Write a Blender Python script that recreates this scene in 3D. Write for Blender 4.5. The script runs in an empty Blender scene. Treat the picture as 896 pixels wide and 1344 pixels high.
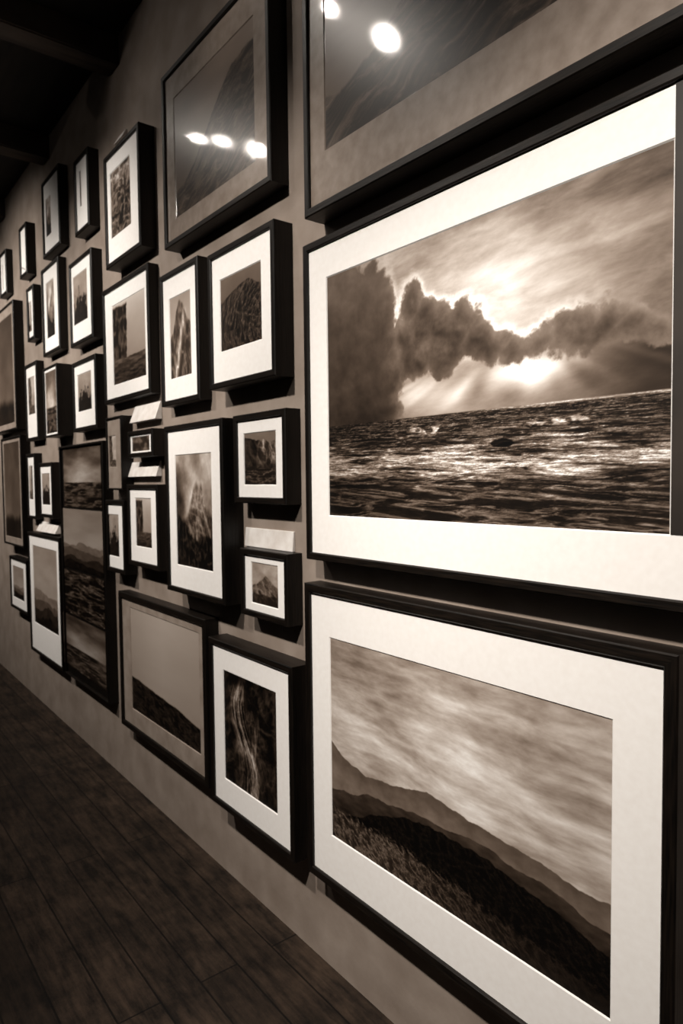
import bpy, bmesh, math, numpy as np
from mathutils import Vector, Matrix

# ------------------------------------------------------------ camera
F=896.0
CAM=Vector((0,0,1.56)); WALL=1.27
yaw=math.radians(51.95); pitch=math.radians(2.69); roll=math.radians(-0.6)
R=(Matrix.Rotation(yaw,4,'Z')@Matrix.Rotation(math.pi/2-pitch,4,'X')@Matrix.Rotation(roll,4,'Z'))
cd=bpy.data.cameras.new('camera'); cam=bpy.data.objects.new('camera',cd)
bpy.context.collection.objects.link(cam)
cam.matrix_world=Matrix.Translation(CAM)@R
cd.sensor_fit='VERTICAL'; cd.sensor_height=36; cd.sensor_width=24; cd.lens=24; cd.clip_start=0.02
cd.dof.use_dof=True; cd.dof.focus_distance=1.35; cd.dof.aperture_fstop=6.3
bpy.context.scene.camera=cam
R3=R.to_3x3()
def hit(x,y,py):
    d=R3@Vector((x-448,-(y-672),-F)); k=(py-CAM.y)/d.y
    return CAM+d*k

# ------------------------------------------------------------ materials
def sep(t):
    t=np.clip(np.asarray(t,dtype=float),0,1)
    r=t; g=t*(.79+.205*t); b=t*(.63+.36*t)
    return np.stack([r**2.2,g**2.2,b**2.2],-1)
def sc(t):
    c=sep(t); return (float(c[0]),float(c[1]),float(c[2]),1)
def newmat(name):
    m=bpy.data.materials.new(name); m.use_nodes=True
    return m,m.node_tree.nodes,m.node_tree.links,m.node_tree.nodes['Principled BSDF']
def noisemat(name,t0,t1,scale=(1,1,1),ns=8,rough=.6,bump=.2,bd=.002,coat=0,crough=.1,detail=6,spec=.5):
    m,N,L,B=newmat(name)
    tc=N.new('ShaderNodeTexCoord'); mp=N.new('ShaderNodeMapping'); mp.inputs['Scale'].default_value=scale
    nz=N.new('ShaderNodeTexNoise'); nz.inputs['Scale'].default_value=ns; nz.inputs['Detail'].default_value=detail
    cr=N.new('ShaderNodeValToRGB'); cr.color_ramp.elements[0].position=.3; cr.color_ramp.elements[1].position=.7
    cr.color_ramp.elements[0].color=sc(t0); cr.color_ramp.elements[1].color=sc(t1)
    L.new(tc.outputs['Object'],mp.inputs[0]); L.new(mp.outputs[0],nz.inputs[0]); L.new(nz.outputs[0],cr.inputs[0])
    L.new(cr.outputs[0],B.inputs['Base Color'])
    bp=N.new('ShaderNodeBump'); bp.inputs['Strength'].default_value=bump; bp.inputs['Distance'].default_value=bd
    L.new(nz.outputs[0],bp.inputs['Height']); L.new(bp.outputs[0],B.inputs['Normal'])
    B.inputs['Roughness'].default_value=rough; B.inputs['Coat Weight'].default_value=coat; B.inputs['Coat Roughness'].default_value=crough
    B.inputs['Specular IOR Level'].default_value=spec
    return m
M_wall=noisemat('plaster_wall',.52,.61,ns=7,rough=.75,bump=.7,bd=.006,detail=10)
M_dark=noisemat('dark_wall',.12,.16,ns=4,rough=.9)
M_ceil=noisemat('ceiling_boards',.08,.15,scale=(1,7,1),ns=3,rough=.8)
M_beam=noisemat('ceiling_beam_wood',.16,.30,scale=(9,1,1),ns=3,rough=.8)
M_frameH=noisemat('black_wood_h',.03,.13,scale=(2,30,30),ns=6,rough=.45,bump=.5,bd=.0015,spec=.3)
M_frameV=noisemat('black_wood_v',.03,.11,scale=(30,30,2),ns=6,rough=.45,bump=.5,bd=.0015,spec=.3)
M_mat=noisemat('white_mat_board',.955,.975,ns=60,rough=.8,bump=.06,bd=.0005)
M_matG=noisemat('grey_mat_board',.52,.62,ns=14,rough=.6,bump=.15,bd=.0005,detail=8)
M_matGg=noisemat('grey_mat_board_glazed',.50,.60,ns=25,rough=.36,bump=.12,bd=.0003,coat=1,crough=.05,detail=9)
M_card=noisemat('caption_card_paper',.85,.95,ns=20,rough=.5)
M_strip=noisemat('dark_strip_surface',.10,.2,ns=8,rough=.6)
M_metal=noisemat('lamp_black_metal',.1,.14,ns=5,rough=.4)
def printmat(name,coat,cr,rough=.5,spec=.2):
    m,N,L,B=newmat(name)
    a=N.new('ShaderNodeAttribute'); a.attribute_name='photo'
    L.new(a.outputs['Color'],B.inputs['Base Color'])
    nz=N.new('ShaderNodeTexNoise'); nz.inputs['Scale'].default_value=400
    bp=N.new('ShaderNodeBump'); bp.inputs['Strength'].default_value=.08; bp.inputs['Distance'].default_value=.0005
    L.new(nz.outputs[0],bp.inputs['Height']); L.new(bp.outputs[0],B.inputs['Coat Normal'])
    B.inputs['Roughness'].default_value=rough; B.inputs['Specular IOR Level'].default_value=spec
    B.inputs['Coat Weight'].default_value=coat; B.inputs['Coat Roughness'].default_value=cr
    return m
M_print=printmat('photo_paper',.1,.3); M_printG=printmat('glazed_photo_paper',1,.05,.34,.5)
# floor
m,N,L,B=newmat('dark_floorboards'); M_floor=m
tc=N.new('ShaderNodeTexCoord'); br=N.new('ShaderNodeTexBrick')
br.inputs['Scale'].default_value=1; br.inputs['Brick Width'].default_value=1.9; br.inputs['Row Height'].default_value=.13
br.inputs['Mortar Size'].default_value=.003; br.inputs['Color1'].default_value=sc(.145); br.inputs['Color2'].default_value=sc(.185); br.inputs['Mortar'].default_value=sc(.07)
mp=N.new('ShaderNodeMapping'); mp.inputs['Scale'].default_value=(1.2,8,1)
nz=N.new('ShaderNodeTexNoise'); nz.inputs['Scale'].default_value=5; nz.inputs['Detail'].default_value=10; nz.inputs['Roughness'].default_value=.65
nz2=N.new('ShaderNodeTexNoise'); nz2.inputs['Scale'].default_value=5; nz2.inputs['Detail'].default_value=10; nz2.inputs['Roughness'].default_value=.75
mx=N.new('ShaderNodeMix'); mx.data_type='RGBA'; mx.blend_type='MULTIPLY'; mx.inputs[0].default_value=1
r1=N.new('ShaderNodeMapRange')
ml=N.new('ShaderNodeMath'); ml.operation='MULTIPLY'
L.new(tc.outputs['Object'],br.inputs[0]); L.new(tc.outputs['Object'],mp.inputs[0]); L.new(mp.outputs[0],nz.inputs[0]); L.new(tc.outputs['Object'],nz2.inputs[0])
L.new(nz.outputs[0],ml.inputs[0]); L.new(nz2.outputs[0],ml.inputs[1])
r1.inputs[1].default_value=.17; r1.inputs[2].default_value=.36; r1.inputs[3].default_value=.35; r1.inputs[4].default_value=2.4
L.new(ml.outputs[0],r1.inputs[0]); L.new(br.outputs[0],mx.inputs[6]); L.new(r1.outputs[0],mx.inputs[7]); L.new(mx.outputs[2],B.inputs['Base Color'])
bp=N.new('ShaderNodeBump'); bp.inputs['Strength'].default_value=.4; bp.inputs['Distance'].default_value=.003
L.new(nz2.outputs[0],bp.inputs['Height']); L.new(bp.outputs[0],B.inputs['Normal']); B.inputs['Roughness'].default_value=.6; B.inputs['Specular IOR Level'].default_value=.25
m,N,L,B=newmat('lamp_glow'); M_glow=m
B.inputs['Emission Color'].default_value=(1,.9,.8,1); B.inputs['Emission Strength'].default_value=60

# ------------------------------------------------------------ helpers
def mk(name,verts,faces,mats,mi=None,parent=None,smooth=False):
    me=bpy.data.meshes.new(name); me.from_pydata([tuple(v) for v in verts],[],faces)
    for m_ in mats: me.materials.append(m_)
    if mi: me.polygons.foreach_set('material_index',mi)
    if smooth: me.polygons.foreach_set('use_smooth',[True]*len(me.polygons))
    me.update()
    o=bpy.data.objects.new(name,me); bpy.context.collection.objects.link(o)
    if parent: o.parent=parent
    return o
def box(name,a,b,mat,parent=None,bev=0):
    bm=bmesh.new(); bmesh.ops.create_cube(bm,size=1)
    for v in bm.verts:
        v.co=Vector(((a[i]+b[i])/2+v.co[i]*(b[i]-a[i]) for i in range(3)))
    if bev: bmesh.ops.bevel(bm,geom=bm.edges[:],offset=bev,segments=2,affect='EDGES')
    me=bpy.data.meshes.new(name); bm.to_mesh(me); bm.free(); me.materials.append(mat)
    o=bpy.data.objects.new(name,me); bpy.context.collection.objects.link(o)
    if parent: o.parent=parent
    return o
def empty(name,loc=(0,0,0)):
    e=bpy.data.objects.new(name,None); e.empty_display_size=.05; bpy.context.collection.objects.link(e); e.location=loc
    return e

# ------------------------------------------------------------ noise
_lat={}; _lg={}; MODE=['value']
def vn(x,y,seed):
    xi=np.floor(x).astype(int); yi=np.floor(y).astype(int); fx=x-xi; fy=y-yi
    sx=fx*fx*fx*(fx*(fx*6-15)+10); sy=fy*fy*fy*(fy*(fy*6-15)+10); a=xi&255;b=(xi+1)&255;c=yi&255;d=(yi+1)&255
    if MODE[0]=='value':
        if seed not in _lat: _lat[seed]=np.random.RandomState(seed).rand(256,256)
        Lt=_lat[seed]
        return (Lt[a,c]*(1-sx)+Lt[b,c]*sx)*(1-sy)+(Lt[a,d]*(1-sx)+Lt[b,d]*sx)*sy
    if seed not in _lg:
        an=np.random.RandomState(seed).rand(256,256)*2*np.pi; _lg[seed]=(np.cos(an),np.sin(an))
    gx,gy=_lg[seed]
    n00=gx[a,c]*fx+gy[a,c]*fy; n10=gx[b,c]*(fx-1)+gy[b,c]*fy; n01=gx[a,d]*fx+gy[a,d]*(fy-1); n11=gx[b,d]*(fx-1)+gy[b,d]*(fy-1)
    return np.clip(.5+.85*((n00*(1-sx)+n10*sx)*(1-sy)+(n01*(1-sx)+n11*sx)*sy),0,1)
def _oct(x,y,seed,o,g,f):
    s=0;a=1;t=0
    for i in range(o):
        s=s+a*f(vn(x+17.3*i+.37,y+5.1*i+.71,seed+i)); t+=a; a*=g
        x,y=(x*.8-y*.6)*2.03,(x*.6+y*.8)*2.03
    return s/t
def octp(x,y,seed,o,g,f):
    s=0;a=1;t=0
    for i in range(o):
        s=s+a*f(vn(x*2.03**i+17.3*i+.37,y*2.03**i+5.1*i+.71,seed+i)); t+=a; a*=g
    return s/t
def fbm(x,y,seed,o=5,g=.5): return _oct(x,y,seed,o,g,lambda n:n)
def fbp(x,y,seed,o=5,g=.5): return octp(x,y,seed,o,g,lambda n:n)
def ridg(x,y,seed,o=4,g=.55): return _oct(x,y,seed,o,g,lambda n:1-abs(2*n-1))
def rdp(x,y,seed,o=4,g=.55): return octp(x,y,seed,o,g,lambda n:1-abs(2*n-1))
def bil(x,y,seed,o=5,g=.5): return _oct(x,y,seed,o,g,lambda n:abs(2*n-1))
def ss(a,b,x):
    t=np.clip((x-a)/(b-a),0,1); return t*t*(3-2*t)
def G(x,c,w): return np.exp(-((x-c)/w)**2)

def seascape(u,v):
    hz=.375
    # cumulus lumps (centre u,v, radius u,v) form a rounded storm-cloud bank
    lumps=[(.03,.86,.09,.15),(.10,.84,.10,.18),(.175,.82,.085,.16),(.235,.80,.055,.14),(.06,.62,.14,.22),(.17,.62,.12,.22),(.10,.42,.22,.16),(.225,.60,.06,.14),
           (.345,.78,.042,.085),(.325,.67,.045,.10),(.39,.70,.065,.105),(.45,.68,.065,.09),(.505,.665,.06,.085),(.36,.60,.08,.10),(.45,.60,.09,.09),(.555,.61,.055,.065),(.60,.575,.055,.055),(.65,.548,.05,.040),
           (.70,.545,.045,.028),(.74,.56,.045,.042),(.785,.585,.045,.055),(.83,.60,.05,.055),(.875,.585,.05,.055),(.92,.555,.06,.048),(.82,.55,.10,.045),(.97,.535,.06,.035),(.265,.55,.05,.14),(.29,.56,.04,.09)]
    def dens(u,v):
        uw=u+.045*(fbm(u*11,v*8,101,5,.55)-.5); vw=v+.07*(fbm(u*11+9,v*8,111,5,.55)-.5)
        s=np.full_like(u,-9.)
        for (a,b,ra,rb) in lumps:
            k=(1-np.sqrt(((uw-a)/ra)**2+((vw-b)/rb)**2))*min(ra*1.3,rb)
            s=np.maximum(s,k)
        pb=bil(u*14,v*10,3,6,.55)
        return s+.045*(pb-.28),pb
    d,pb=dens(u,v)
    wp=fbm(u*2.2,v*3,7,3)
    w=fbm(u*3.2+.6*wp,v*6+1.0*wp,21,7,.58); w2=fbm(u*9+1.0*wp,v*17-u*2,27,6,.62); w3=fbp(u*4+wp,v*22+2*wp,127,4,.6)
    glow=np.exp(-((u-.56)/.30)**2-((v-.70)/.22)**2)
    sky=.58+.36*glow-.14*ss(.78,1,v)*ss(.4,1,u)-.12*ss(.78,1,u)+.38*(w-.5)+.26*(w2-.5)+.14*(w3-.5)
    edge=np.exp(-(np.clip(-d,0,1)/.02)**2)*ss(.20,.32,u)*ss(.98,.7,u)*ss(.55,.6,v); sky=sky+.20*edge
    d2,_=dens(u+.007,v+.012)
    lit=np.clip((d-d2)*16,-1,1)
    cn=fbm(u*13,v*10,31,6,.55); cm=ss(-.006,.010,d)
    dep=ss(0,.05,d)
    cloud=.46-.15*dep+.14*lit*ss(.48,.6,v)+.28*(cn-.5)+.05*ss(.55,.8,u)-.05*ss(.60,.50,v)
    left=ss(.31,.20,u); cloud=cloud*(1-left)+left*(.25+.12*ss(.6,1,v)-.06*ss(.55,.40,v)+.16*(cn-.5)+.04*lit)
    low=.42+.62*np.exp(-((u-.70)/.10)**2-((v-.485)/.05)**2)+.42*np.exp(-((u-.40)/.12)**2-((v-.45)/.07)**2)+.14*G(u,.6,.25)
    ang=(u-.66)/(np.clip(.66-v,.05,1)); ray=vn(ang*3.5+40,ang*0+.5,77)
    low=low+.40*(ray-.5)*ss(.37,.43,v)*ss(.54,.46,v)+.20*(w2-.5)
    low=low*(1-.50*ss(.78,1,u))-.26*ss(.30,.12,u)
    bl=ss(.49,.56,v+.05*(w-.5)); t=sky*bl+low*(1-bl); t=t*(1-cm)+cloud*cm
    dd=np.clip(hz-v,0,1)+.028
    xx=(u-.3)*1.15/(dd+.12); yy=np.log(dd+.02)*4.6
    wx=fbm(xx*1.3,yy*1.3,91,4)
    r=rdp(xx*1.7+2*wx,yy*3.0+xx*.25+2.4*wx,51,6,.62); f=fbm(xx*1.5,yy*1.6,61,6,.6); f2=ridg(xx*6+wx,yy*7+3*wx,67,5,.7)
    foam=ss(.0,.10,.085-abs(v-.205+.03*(wx-.5))+.28*(f-.5))
    sea=.03+1.5*np.clip(r-.67,0,1)+.26*np.clip(f2-.70,0,1)+.12*f
    sea=sea+foam*(.26+1.0*np.clip(f2-.52,-.15,.5)+.5*(r-.70))
    sea=sea*(.75+.36*ss(.0,.5,u))
    sea=sea+.55*ss(.010,.0,hz-v)*ss(.45,.8,u)
    brk=G(v,.325+.04*(fbm(u*9,u*0,4)-.5),.013)*(G(u,.40,.07)+.8*G(u,.77,.10))*ss(.45,.62,fbm(u*26,v*40,71)); sea=sea+.8*brk
    rk=np.exp(-((u-.63)/.035)**2-((v-.262)/.016)**2)+.4*(fbm(u*40,v*40,3)-.5); sea=sea*(1-.85*ss(.35,.5,rk))
    h2=ss(hz-.002,hz+.003,v)
    return t*h2+sea*(1-h2)

def dunes(u,v):
    far=np.interp(u,[0,.06,.175,.3,.44,.55,.656,.83,1],[.47,.44,.40,.425,.455,.445,.43,.40,.37])+.07*(fbm(u*7,u*0,5)-.5)
    far2=np.interp(u,[0,.2,.44,.6,.75,1],[.25,.30,.35,.36,.34,.29])+.06*(fbm(u*7,u*0,6)-.5)
    mid=np.interp(u,[0,.1,.3,.42,.56,.656,.83,1],[.08,.15,.27,.305,.31,.30,.26,.20])+.06*(fbm(u*9,u*0,7)-.5)
    fg=np.interp(u,[0,.1,.3,.5,.7,1],[.14,.15,.15,.13,.10,.06])+.04*(fbm(u*9,u*0,8)-.5)
    wp=fbm(u*1.8,v*2.4,95,3)
    q=v+.02*u+.10*(wp-.5)
    st=fbm(u*2.8+.9*wp,q*6,15,7,.58); st2=fbm(u*10,q*22,25,6,.62); st3=fbp(u*2.2,q*14,35,4,.6)
    sky=.61+.12*G(v,.60,.2)-.12*ss(.85,1,v)*ss(.5,0,u)+.55*(st-.5)+.24*(st2-.5)+.34*(st3-.5)+.04*ss(.0,.5,u)
    t=sky
    L1=.35+.10*ss(.0,.12,far-v)+.14*(fbm(u*20,v*20,3)-.5)
    a=ss(-.002,.003,far-v); t=t*(1-a)+L1*a
    L2=.23+.2*(fbm(u*15,v*25,4)-.5)-.06*ss(.0,.1,far2-v); a=ss(-.002,.003,far2-v); t=t*(1-a)+L2*a
    g=ridg(u*28,v*30+u*18,33,6,.75)
    L3=.04+.35*np.clip(g-.66,0,1); a=ss(-.002,.003,mid-v+.01*(g-.6)); t=t*(1-a)+L3*a
    L4=.10+1.1*np.clip(g-.60,0,1)*ss(1.2,.1,u)+.06*G(u,.25,.25); a=ss(-.02,.012,fg-v+.06*(g-.7)); t=t*(1-a)+L4*a
    return t

def generic(kind,sd):
    def hills(u,v):
        sky=.72-.15*v+.15*(fbm(u*2,v*6,sd)-.5); t=sky
        for i,(h,c) in enumerate([(.42,.48),(.32,.34),(.2,.18),(.1,.1)]):
            rl=h+.10*(fbm(u*3+i,u*0,sd+i)-.5)*2+.03*math.sin(sd+i); a=ss(-.004,.006,rl-v)
            t=t*(1-a)+(c+.12*(fbm(u*15,v*20,sd+9+i)-.5))*a
        return t
    def plain(u,v):
        sky=.62+.08*v-.10*abs(u-.5)+.04*(fbm(u*2,v*5,sd)-.5); rl=.33-.12*u+.04*(fbm(u*5,u*0,sd)-.5)
        g=ridg(u*14,v*30+u*8,sd,6,.7)
        a=ss(-.006,.01,rl-v); return sky*(1-a)+(.06+.45*np.clip(g-.5,0,1))*a
    def cliff(u,v):
        e=.52+.30*(fbm(v*5,v*0,sd,5,.6)-.5)-.12*v; sky=.60+.15*v+.25*(fbm(u*2,v*5,sd+2)-.5)
        tx=.16+1.1*np.clip(ridg(u*7+v*3,v*12,sd,6,.7)-.5,-.2,1)
        if sd%2: a=ss(-.01,.02,u-1+e)
        else: a=ss(-.01,.02,e-u)
        b=ss(.01,-.01,v-.18-.10*fbm(u*6,u*0,sd)); t=sky*(1-a)+tx*a
        return t*(1-b)+(.22+1.0*np.clip(ridg(u*6,v*30,sd,4)-.55,-.1,1))*b
    def canyon(u,v):
        w=fbm(u*3,v*3,sd)*1.5; r=ridg(u*5+w,v*9+w*2,sd,6,.7); g=.10+1.3*np.clip(r-.48,0,1)
        return g+.30*ss(.55,.95,v)*ss(.3,.7,fbm(u*2,v*2,sd+4))
    def headland(u,v):
        sky=.34+.12*v+.12*(fbm(u*3,v*3,sd)-.5)
        rl=np.interp(u,[0,.2,.4,.6,.8,1],[.92,.90,.86,.88,.80,.84])+.05*(fbm(u*9,u*0,sd,5,.7)-.5)
        r=ridg(u*5,v*4+u*2,sd,6,.68); lightz=ss(.35,.6,u)*ss(.35,.5,v)
        t=np.where(v<rl,.08+(.45+.9*lightz)*np.clip(r-.46,0,1)+.10*lightz,sky)
        b=ss(.02,-.02,v-.34-.08*(fbm(u*6,u*0,sd)-.5)); return t*(1-b)+(.12+.9*np.clip(rdp(u*5,v*22,sd,4)-.62,0,1))*b
    def trees(u,v):
        sky=.50+.2*(fbm(u*3,v*5,sd)-.5)+.12*v; n=fbm(u*9,v*7,sd,6,.7); m=ss(.0,.05,.62-v+.9*(n-.5)-.4*abs(u-.5))
        return sky*(1-m)+(.10+.4*np.clip(fbm(u*25,v*25,sd)-.5,0,1))*m
    def summit(u,v):
        sky=.52+.10*v+.35*(fbm(u*3,v*4,sd,5)-.5)
        rl=np.interp(u,[0,.2,.4,.55,.7,.85,1],[.42,.50,.62,.74,.64,.52,.46])+.08*(fbm(u*8,u*0,sd,5,.6)-.5)
        r=ridg(u*6+v*3,v*5,sd,6,.65); a=ss(-.02,.03,rl-v); t=sky*(1-a)+(.36+.7*(r-.6))*a
        f=.24+.08*(fbm(u*8,u*0,sd+1)-.5); b=ss(-.02,.03,f-v); return t*(1-b)+(.14+.5*np.clip(r-.6,0,1))*b
    def tower(u,v):
        sky=.46+.3*v+.1*(fbm(u*2,v*3,sd)-.5); e=.44+.09*(fbm(v*8,v*0,sd,5,.6)-.5)
        a=ss(-.01,.01,e-u)*ss(.02,-.02,v-.93-.05*fbm(u*9,u*0,sd)); t=sky*(1-a)+(.12+.7*np.clip(ridg(u*12,v*6,sd,5)-.5,0,1))*a
        h=.30+.04*(fbm(u*6,u*0,sd)-.5); b=ss(.006,-.006,v-h); return t*(1-b)+(.30-.5*(.3-v)+.35*(fbm(u*8,v*40,sd)-.5))*b
    def mist(u,v):
        n=fbm(u*3,v*4,sd,6,.55); sky=.40+.28*v+.7*(n-.5)+.25*np.exp(-((u-.45)/.25)**2-((v-.6)/.25)**2)
        rl=np.interp(u,[0,.15,.3,.42,.5,.58,.7,.85,1],[.45,.42,.46,.60,.70,.78,.72,.58,.50])+.12*(fbm(u*9,u*0,sd)-.5)
        r=ridg(u*6+v*5,v*6-u*3,sd,6,.65); a=ss(-.03,.07,rl-v+.1*(n-.5))
        t=sky*(1-a)+(.28+.9*np.clip(r-.55,-.15,1)+.12*ss(.3,.6,v))*a
        t=t-.30*ss(.32,.10,u)*ss(1,.6,v)
        f=np.interp(u,[0,.3,.6,.8,1],[.45,.34,.24,.28,.30])+.10*(fbm(u*12,v*9,sd+3,5,.7)-.5); b=ss(-.02,.03,f-v)
        return t*(1-b)+(.06+.6*np.clip(ridg(u*12,v*12,sd,5)-.6,0,1))*b
    def falls(u,v):
        w=fbm(u*3,v*3,sd); rock=.05+.50*np.clip(ridg(u*7+w,v*9+w*2,sd,6,.7)-.5,0,1)
        t=rock
        c=.30+.22*(1-v)**1.6+.07*np.sin(v*7)+.05*(fbm(v*5,v*0,sd)-.5)
        wd=.10+.16*(1-v)
        q=(u-c)/wd
        s=rdp(q*3.2+9+.5*fbm(u*4,v*5,sd),v*2.2+3,sd+2,5,.7)
        t=t+1.9*np.clip(s-.50,0,1)*G(q,0,.9)*ss(1.0,.85,v)
        c2=.66-.10*(1-v); q2=(u-c2)/.10
        t=t+.9*np.clip(rdp(q2*3+30,v*3,sd+7,4,.7)-.55,0,1)*G(q2,0,.9)*ss(.8,.5,v)
        return t
    def waves(u,v):
        w=fbm(u*2,v*2,sd)*1.2; r=ridg(u*4+w,v*12+w*2,sd,6,.65)
        return .08+1.2*np.clip(r-.55,0,1)
    def dome(u,v):
        sky=.28+.12*v+.08*(fbm(u*3,v*3,sd)-.5); rl=np.interp(u,[0,.2,.45,.7,1],[.66,.74,.82,.86,.72])+.03*(fbm(u*12,u*0,sd,5,.7)-.5)
        ang=np.arctan2(v-.25,u-1.1); rad=np.hypot(v-.25,u-1.1)
        tx=.08+.80*np.clip(ridg(ang*5,rad*26+3*fbm(u*4,v*4,sd),sd,5,.7)-.5,0,1); a=ss(-.01,.01,rl-v); t=sky*(1-a)+tx*a
        return t
    def ridge(u,v):
        sky=.36+.12*v+.12*(fbm(u*2,v*5,sd)-.5); rl=.22+.62*ss(.05,.85,u)+.10*(fbm(u*6,u*0,sd,6,.6)-.5)
        q=fbm(u*3,v*3,sd); tx=.14+.60*np.clip(ridg(u*7+2*q,v*24-u*10+5*q,sd,5,.65)-.5,0,1); a=ss(-.01,.01,rl-v); return sky*(1-a)+tx*a
    def spire(u,v):
        sky=.72-.12*v+.1*(fbm(u*2,v*3,sd)-.5)
        rl=np.interp(u,[0,.15,.3,.45,.6,.8,1],[.50,.58,.80,.93,.90,.72,.60])+.08*(fbm(u*8,u*0,sd)-.5)
        a=ss(-.02,.02,rl-v); t=sky*(1-a)+(.20+.8*np.clip(ridg(u*8,v*6,sd,5)-.5,0,1))*a
        b=G(u-.25-.55*v+.06*(fbm(v*7,v*0,sd)-.5),0,.09)*ss(.85,.7,v); return t+.45*b
    def sea(u,v):
        hz=.42; sky=.34+.40*ss(1,.45,v)*G(u,.5,.5)+.45*(fbm(u*3,v*7,sd,6)-.5)
        s=.10+.9*np.clip(ridg(u*5,v*22,sd,5)-.5,0,1); a=ss(.004,-.004,v-hz); return sky*(1-a)+s*a
    def pan(u,v):
        return .18+.8*np.clip(fbm(u*6,v*3,sd,5)-.42,0,1)
    def desert(u,v):
        return .42-.15*v+.14*(fbm(u*3,v*4,sd,6)-.5)-.26*ss(.30,.2,v+.1*fbm(u*4,v*0,sd))
    return dict(hills=hills,plain=plain,cliff=cliff,canyon=canyon,headland=headland,summit=summit,trees=trees,tower=tower,mist=mist,falls=falls,waves=waves,dome=dome,ridge=ridge,spire=spire,sea=sea,pan=pan,desert=desert)[kind]

def print_mesh(name,x0,x1,z0,z1,y,fn,parent,mat,res):
    w=x1-x0;h=z1-z0; nx=max(8,int(w*res)); nz_=max(8,int(h*res))
    U,V=np.meshgrid(np.linspace(0,1,nx),np.linspace(0,1,nz_))
    MODE[0]='grad' if fn in (seascape,dunes) else 'value'
    t=fn(U,V); col=sep(t)
    co=np.stack([x0+U*w,np.full_like(U,y),z0+V*h],-1).reshape(-1,3)
    idx=np.arange(nx*nz_).reshape(nz_,nx)
    fc=np.stack([idx[:-1,:-1],idx[:-1,1:],idx[1:,1:],idx[1:,:-1]],-1).reshape(-1,4)
    me=bpy.data.meshes.new(name); me.vertices.add(len(co)); me.vertices.foreach_set('co',co.ravel())
    me.loops.add(fc.size); me.loops.foreach_set('vertex_index',fc.ravel().astype(np.int32))
    me.polygons.add(len(fc)); me.polygons.foreach_set('loop_start',np.arange(0,fc.size,4,dtype=np.int32))
    me.update(calc_edges=True)
    at=me.color_attributes.new('photo','FLOAT_COLOR','POINT')
    at.data.foreach_set('color',np.concatenate([col.reshape(-1,3),np.ones((len(co),1))],1).ravel())
    me.materials.append(mat); o=bpy.data.objects.new(name,me); bpy.context.collection.objects.link(o); o.parent=parent
    return o

def loops_mesh(name,rects,mats,parent,hv=False,cap=False):
    vs=[];fs=[];mi=[]
    for (a,b,c,d,y) in rects: vs+= [(a,y,c),(b,y,c),(b,y,d),(a,y,d)]
    for k in range(len(rects)-1):
        for i in range(4):
            j=(i+1)%4; fs.append((4*k+i,4*k+j,4*k+4+j,4*k+4+i)); mi.append((i%2) if hv else 0)
    if cap: fs.append((3,2,1,0)); mi.append(0)
    return mk(name,vs,fs,mats,mi,parent)

def framed(name,x0,x1,z0,z1,depth,bar,prints,mat='w',glaze=False,res=260,strip=False):
    yf=WALL-depth
    e=empty(name,((x0+x1)/2,WALL,(z0+z1)/2))
    def add(o): o.matrix_parent_inverse=Matrix.Translation(-e.location)
    def r(i,y): return (x0+i,x1-i,z0+i,z1-i,y)
    add(loops_mesh('frame',[r(0,WALL),r(0,yf+.003),r(.003,yf),r(bar-.003,yf),r(bar,yf+.003),r(bar,yf+.016)],[M_frameH,M_frameV],e,True,True))
    ym=yf+.009; mm={'w':M_mat,'g':M_matG,'gg':M_matGg}.get(mat)
    if len(prints)==1:
        a,b,c,d,fn=prints[0]
        b_=min(b,x1-bar-.004)
        add(loops_mesh('mat_board',[r(bar-.001,ym+.004),r(bar-.001,ym),(a-.003,b_+.003,c-.003,d+.003,ym),(a,b_,c,d,ym+.003)],[mm],e))
        add(print_mesh('photo_print',a,b_,c,d,ym+.0028,fn,e,M_printG if glaze else M_print,res))
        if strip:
            add(box('dark_strip',(b_+.004,ym-.0015,c),(x1-bar+.001,ym+.001,z1-bar+.001),M_strip,e))  # added dark strip over the mat, right of the print, up to the top bar
    else:
        add(loops_mesh('backing_board',[r(bar-.001,ym+.006),(x0+.1,x0+.1,z0+.1,z0+.1,ym+.006)],[M_frameV],e))
        for (a,b,c,d,fn) in prints: add(print_mesh('photo_print',a,b,c,d,ym+.003,fn,e,M_printG if glaze else M_print,res))
    return e

def FR(name,xl,xr,yt,yb,pr,kind,sd=1,depth=.065,bar=.022,mat='w',glaze=False,res=260,strip=False):
    yf=WALL-depth
    a=hit(xl,yt,yf); b=hit(xl,yb,yf)
    s=hit(xr,637,yf); x0=(a.x+b.x)/2; x1=s.x; z1=a.z; z0=b.z
    P=[]
    if not isinstance(pr,list): pr=[(pr,kind,sd)]
    for (q,k,s_) in pr:
        fn=k if callable(k) else generic(k,s_)
        ym=yf+.009; c=hit(q[0],q[2],ym); d=hit(q[0],q[3],ym); e=hit(q[1],637,ym)
        P.append(((c.x+d.x)/2,e.x,d.z,c.z,fn))
    return framed(name,x0,x1,z0,z1,depth,bar,P,mat,glaze,res,strip)

# ------------------------------------------------------------ room
ZC=3.72
box('wall_right',(-9.1,WALL,-.1),(3.1,WALL+.1,ZC+.1),M_wall)
box('wall_left',(-9.1,-4.1,-.1),(3.1,-4,ZC+.1),M_dark)
box('wall_far',(-9.1,-4,-.1),(-9,WALL,ZC+.1),M_dark)
box('wall_near',(3,-4,-.1),(3.1,WALL,ZC+.1),M_dark)
box('floor',(-9,-4,-.1),(3,WALL,0),M_floor)
box('ceiling',(-9,-4,ZC),(3,WALL,ZC+.1),M_ceil)
for i,x in enumerate([-8.2,-7.0,-5.8,-4.6,-3.4,-2.2,-1,.2,1.4]):
    box('ceiling_beam',(x-.07,-4,ZC-.14),(x+.07,WALL,ZC),M_beam,bev=.008)

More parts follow.
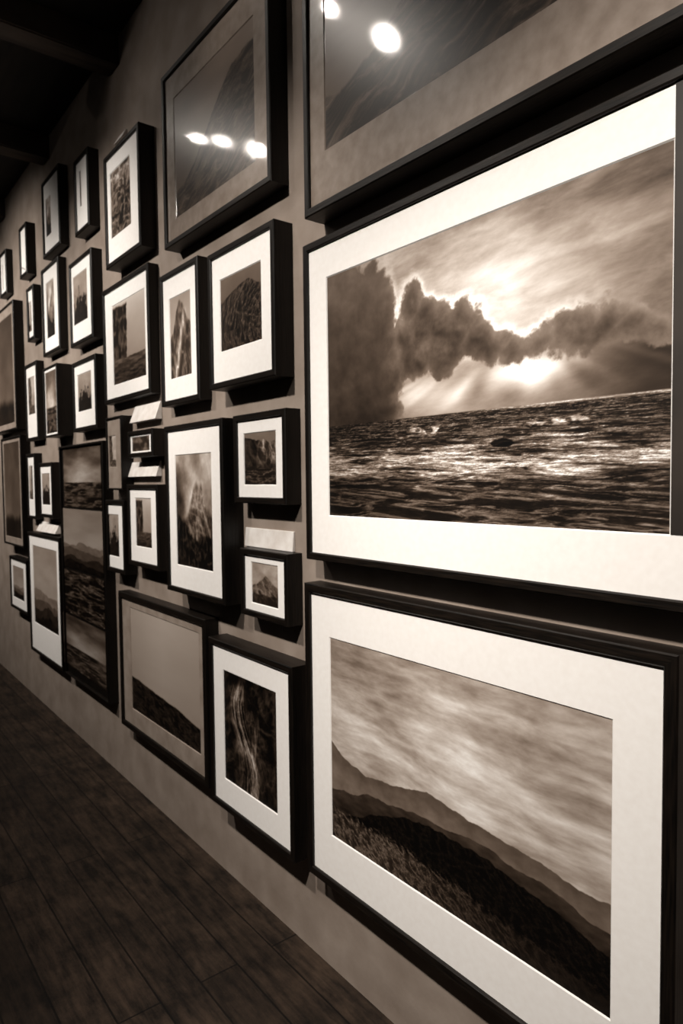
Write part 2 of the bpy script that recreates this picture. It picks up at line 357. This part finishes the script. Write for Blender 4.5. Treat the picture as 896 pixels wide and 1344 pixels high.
# ------------------------------------------------------------ frames
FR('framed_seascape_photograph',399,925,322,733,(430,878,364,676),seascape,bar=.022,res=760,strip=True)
FR('framed_dune_landscape_photograph',401,893,765,1141,(434,805,838,1095),dunes,bar=.028,res=760)
FR('framed_glazed_photograph',396,960,-170,289,(425,860,-110,197),'ridge',4,depth=.075,bar=.024,mat='gg',glaze=True,res=400)
FR('framed_mountain_photograph',213,361,100,330,(229,341,128,287),'ridge',11,depth=.07,bar=.022,mat='gg',glaze=True,res=400)
FR('framed_thatch_photograph',273,363,335,513,(289,346,368,462),'dome',5,depth=.075,res=500)
FR('framed_photograph',210,264,363,535,(223,254,393,498),'spire',3,depth=.055,res=400)
FR('framed_photograph',137,192,207,356,(145,180,228,314),'canyon',6,depth=.075,res=400)
FR('framed_photograph',135,200,382,532,(148,195,402,506),'tower',7,depth=.05,res=400)
FR('framed_photograph',97,126,212,313,(104,117,225,272),'canyon',8,depth=.06)
FR('framed_photograph',55,88,240,342,(60,77,262,312),'mist',9,depth=.055)
FR('framed_photograph',25,44,300,368,(28,36,317,350),'cliff',10,depth=.06)
FR('framed_photograph',-1,17,335,393,(3,13,348,382),'cliff',12,depth=.05)
FR('framed_photograph',91,127,347,458,(96,121,365,428),'trees',13,depth=.06)
FR('framed_photograph',55,84,354,470,(61,78,372,445),'mist',14,depth=.05)
FR('framed_photograph',35,51,379,450,(38,48,397,436),'cliff',15,depth=.05)
FR('framed_photograph',95,129,477,568,(102,123,493,541),'trees',16,depth=.06)
FR('framed_photograph',57,78,484,575,(60,77,490,570),'sea',17,depth=.09,bar=.012)
FR('framed_photograph',33,52,480,580,(37,49,497,545),'cliff',18,depth=.05)
FR('framed_photograph',-12,24,418,572,(-8,22,430,562),'desert',19,depth=.07,mat='g',bar=.015)
FR('framed_photograph',3,28,576,712,(6,26,583,702),'desert',20,depth=.07,mat='g',bar=.015)
FR('framed_photograph',35,46,596,680,(38,43,612,655),'cliff',21,depth=.05)
FR('framed_photograph',51,68,608,678,(55,65,622,662),'trees',22,depth=.06)
FR('framed_photograph',13,31,729,795,(17,27,742,782),'hills',23,depth=.06)
FR('framed_hills_photograph',38,75,698,850,(44,71,716,815),'hills',24,depth=.055)
FR('framed_photo_strip',81,135,586,880,[((83,132,591,664),'sea',25),((83,132,667,742),'hills',26),((83,132,745,800),'waves',28),((83,132,803,868),'sea',29)],None,depth=.055,bar=.012,glaze=True)
FR('framed_photograph',139,160,549,643,(143,153,573,613),'cliff',30,depth=.06,mat='g',bar=.010)
FR('framed_photograph',167,201,567,601,(173,197,575,593),'pan',31,depth=.065,bar=.02)
FR('framed_photograph',139,161,656,748,(143,154,675,728),'trees',32,depth=.065)
FR('framed_photograph',167,206,636,740,(178,197,654,716),'tower',33,depth=.065)
FR('framed_peak_photograph',217,292,560,773,(231,277,598,740),'mist',34,depth=.085,res=500)
FR('framed_photograph',306,375,546,660,(320,362,570,636),'headland',36,depth=.06,res=500)
FR('framed_photograph',315,375,719,805,(330,362,738,790),'summit',38,depth=.06,res=500)
FR('framed_plain_photograph',157,265,776,948,(172,256,798,928),'plain',40,depth=.06,bar=.03,mat='g',res=400)
FR('framed_water_photograph',275,379,836,1048,(294,357,880,1020),'falls',42,depth=.08,bar=.024,res=500)

# ------------------------------------------------------------ caption cards
def card(xl,xr,yt,yb,lift=.02):
    a=hit(xl,yt,WALL-.01); b=hit(xl,yb,WALL-.01); c=hit(xr,637,WALL-.01)
    x0,x1,z0,z1=a.x,c.x,b.z,a.z
    # wedge-shaped plaque: flush with the wall at the back, face tilted up
    yb_=WALL; vs=[(x0,yb_,z0),(x1,yb_,z0),(x1,yb_,z1),(x0,yb_,z1),
        (x0,yb_-lift,z0),(x1,yb_-lift,z0),(x1,yb_-.006,z1),(x0,yb_-.006,z1)]
    fs=[(0,1,2,3),(4,7,6,5),(0,4,5,1),(1,5,6,2),(2,6,7,3),(3,7,4,0)]
    o=mk('caption_card',vs,fs,[M_card])
    bv=o.modifiers.new('bevel','BEVEL'); bv.width=.0015; bv.segments=2
card(176,212,534,556,.035); card(172,210,607,626,.03); card(321,383,692,716,.012); card(53,76,684,696,.04)
card(154,176,180,192,.03)

# ------------------------------------------------------------ lamps
def spot(pos,target,power,size=math.radians(80),rad=.04,blend=.7,name='track_spotlight',br=.036):
    pos=Vector(pos); d=(Vector(target)-pos).normalized(); q=d.to_track_quat('-Z','Y')
    e=empty(name,pos); M=q.to_matrix().to_4x4()
    n=24; prof=[(.0,.13),(.035,.13),(.042,.12),(.048,.0),(.048,-.02),(.044,-.02),(.042,.0),(br,.0)]
    vs=[];fs=[]
    for (r_,z) in prof:
        for i in range(n): vs.append(M@Vector((r_*math.cos(2*math.pi*i/n),r_*math.sin(2*math.pi*i/n),z)))
    for k in range(len(prof)-1):
        for i in range(n): j=(i+1)%n; fs.append((k*n+i,k*n+j,k*n+n+j,k*n+n+i))
    mk('can',vs,fs,[M_metal],parent=e,smooth=True)
    vs=[M@Vector((br*math.cos(2*math.pi*i/n),br*math.sin(2*math.pi*i/n),0)) for i in range(n)]
    mk('bulb_face',vs,[tuple(range(n))],[M_glow],parent=e)
    box('stem',(-.01,-.01,0.05),(.01,.01,ZC-.0-pos.z),M_metal,parent=e)
    ld=bpy.data.lights.new('lamp','SPOT'); ld.energy=power; ld.spot_size=size; ld.spot_blend=blend; ld.shadow_soft_size=rad; ld.color=(1,.92,.83)
    lo=bpy.data.objects.new('lamp',ld); bpy.context.collection.objects.link(lo); lo.parent=e
    lo.matrix_local=Matrix.Translation(M@Vector((0,0,-.03)))@M
for (px,py,dep,pw,br_) in [(258,180,.07,1.0,.012),(290,184,.07,1.0,.014),(340,197,.07,3,.034),(505,48,.075,6,.036),(430,8,.075,2,.022)]:
    yf=WALL-dep+.009; p=hit(px,py,yf); k=(3.5-CAM.z)/(p.z-CAM.z); V_=CAM+(p-CAM)*k; V_.y=2*yf-V_.y
    spot(V_,(p.x,WALL,p.z-.4),pw,math.radians(110),rad=br_*.8,br=br_)
for x,p,tz,sz in [(-6.6,170,2.1,86),(-5.2,230,2.1,86),(-3.5,235,1.8,76),(-1.9,250,1.25,68),(-.5,400,.85,66)]:
    spot((x,-.7,3.45),(x-.1,WALL,tz),p,math.radians(sz),blend=.9,rad=.06)
w=bpy.data.worlds.new('world'); bpy.context.scene.world=w; w.use_nodes=True
w.node_tree.nodes['Background'].inputs[0].default_value=(.01,.008,.006,1); w.node_tree.nodes['Background'].inputs[1].default_value=1
bpy.context.scene.view_settings.view_transform='Standard'
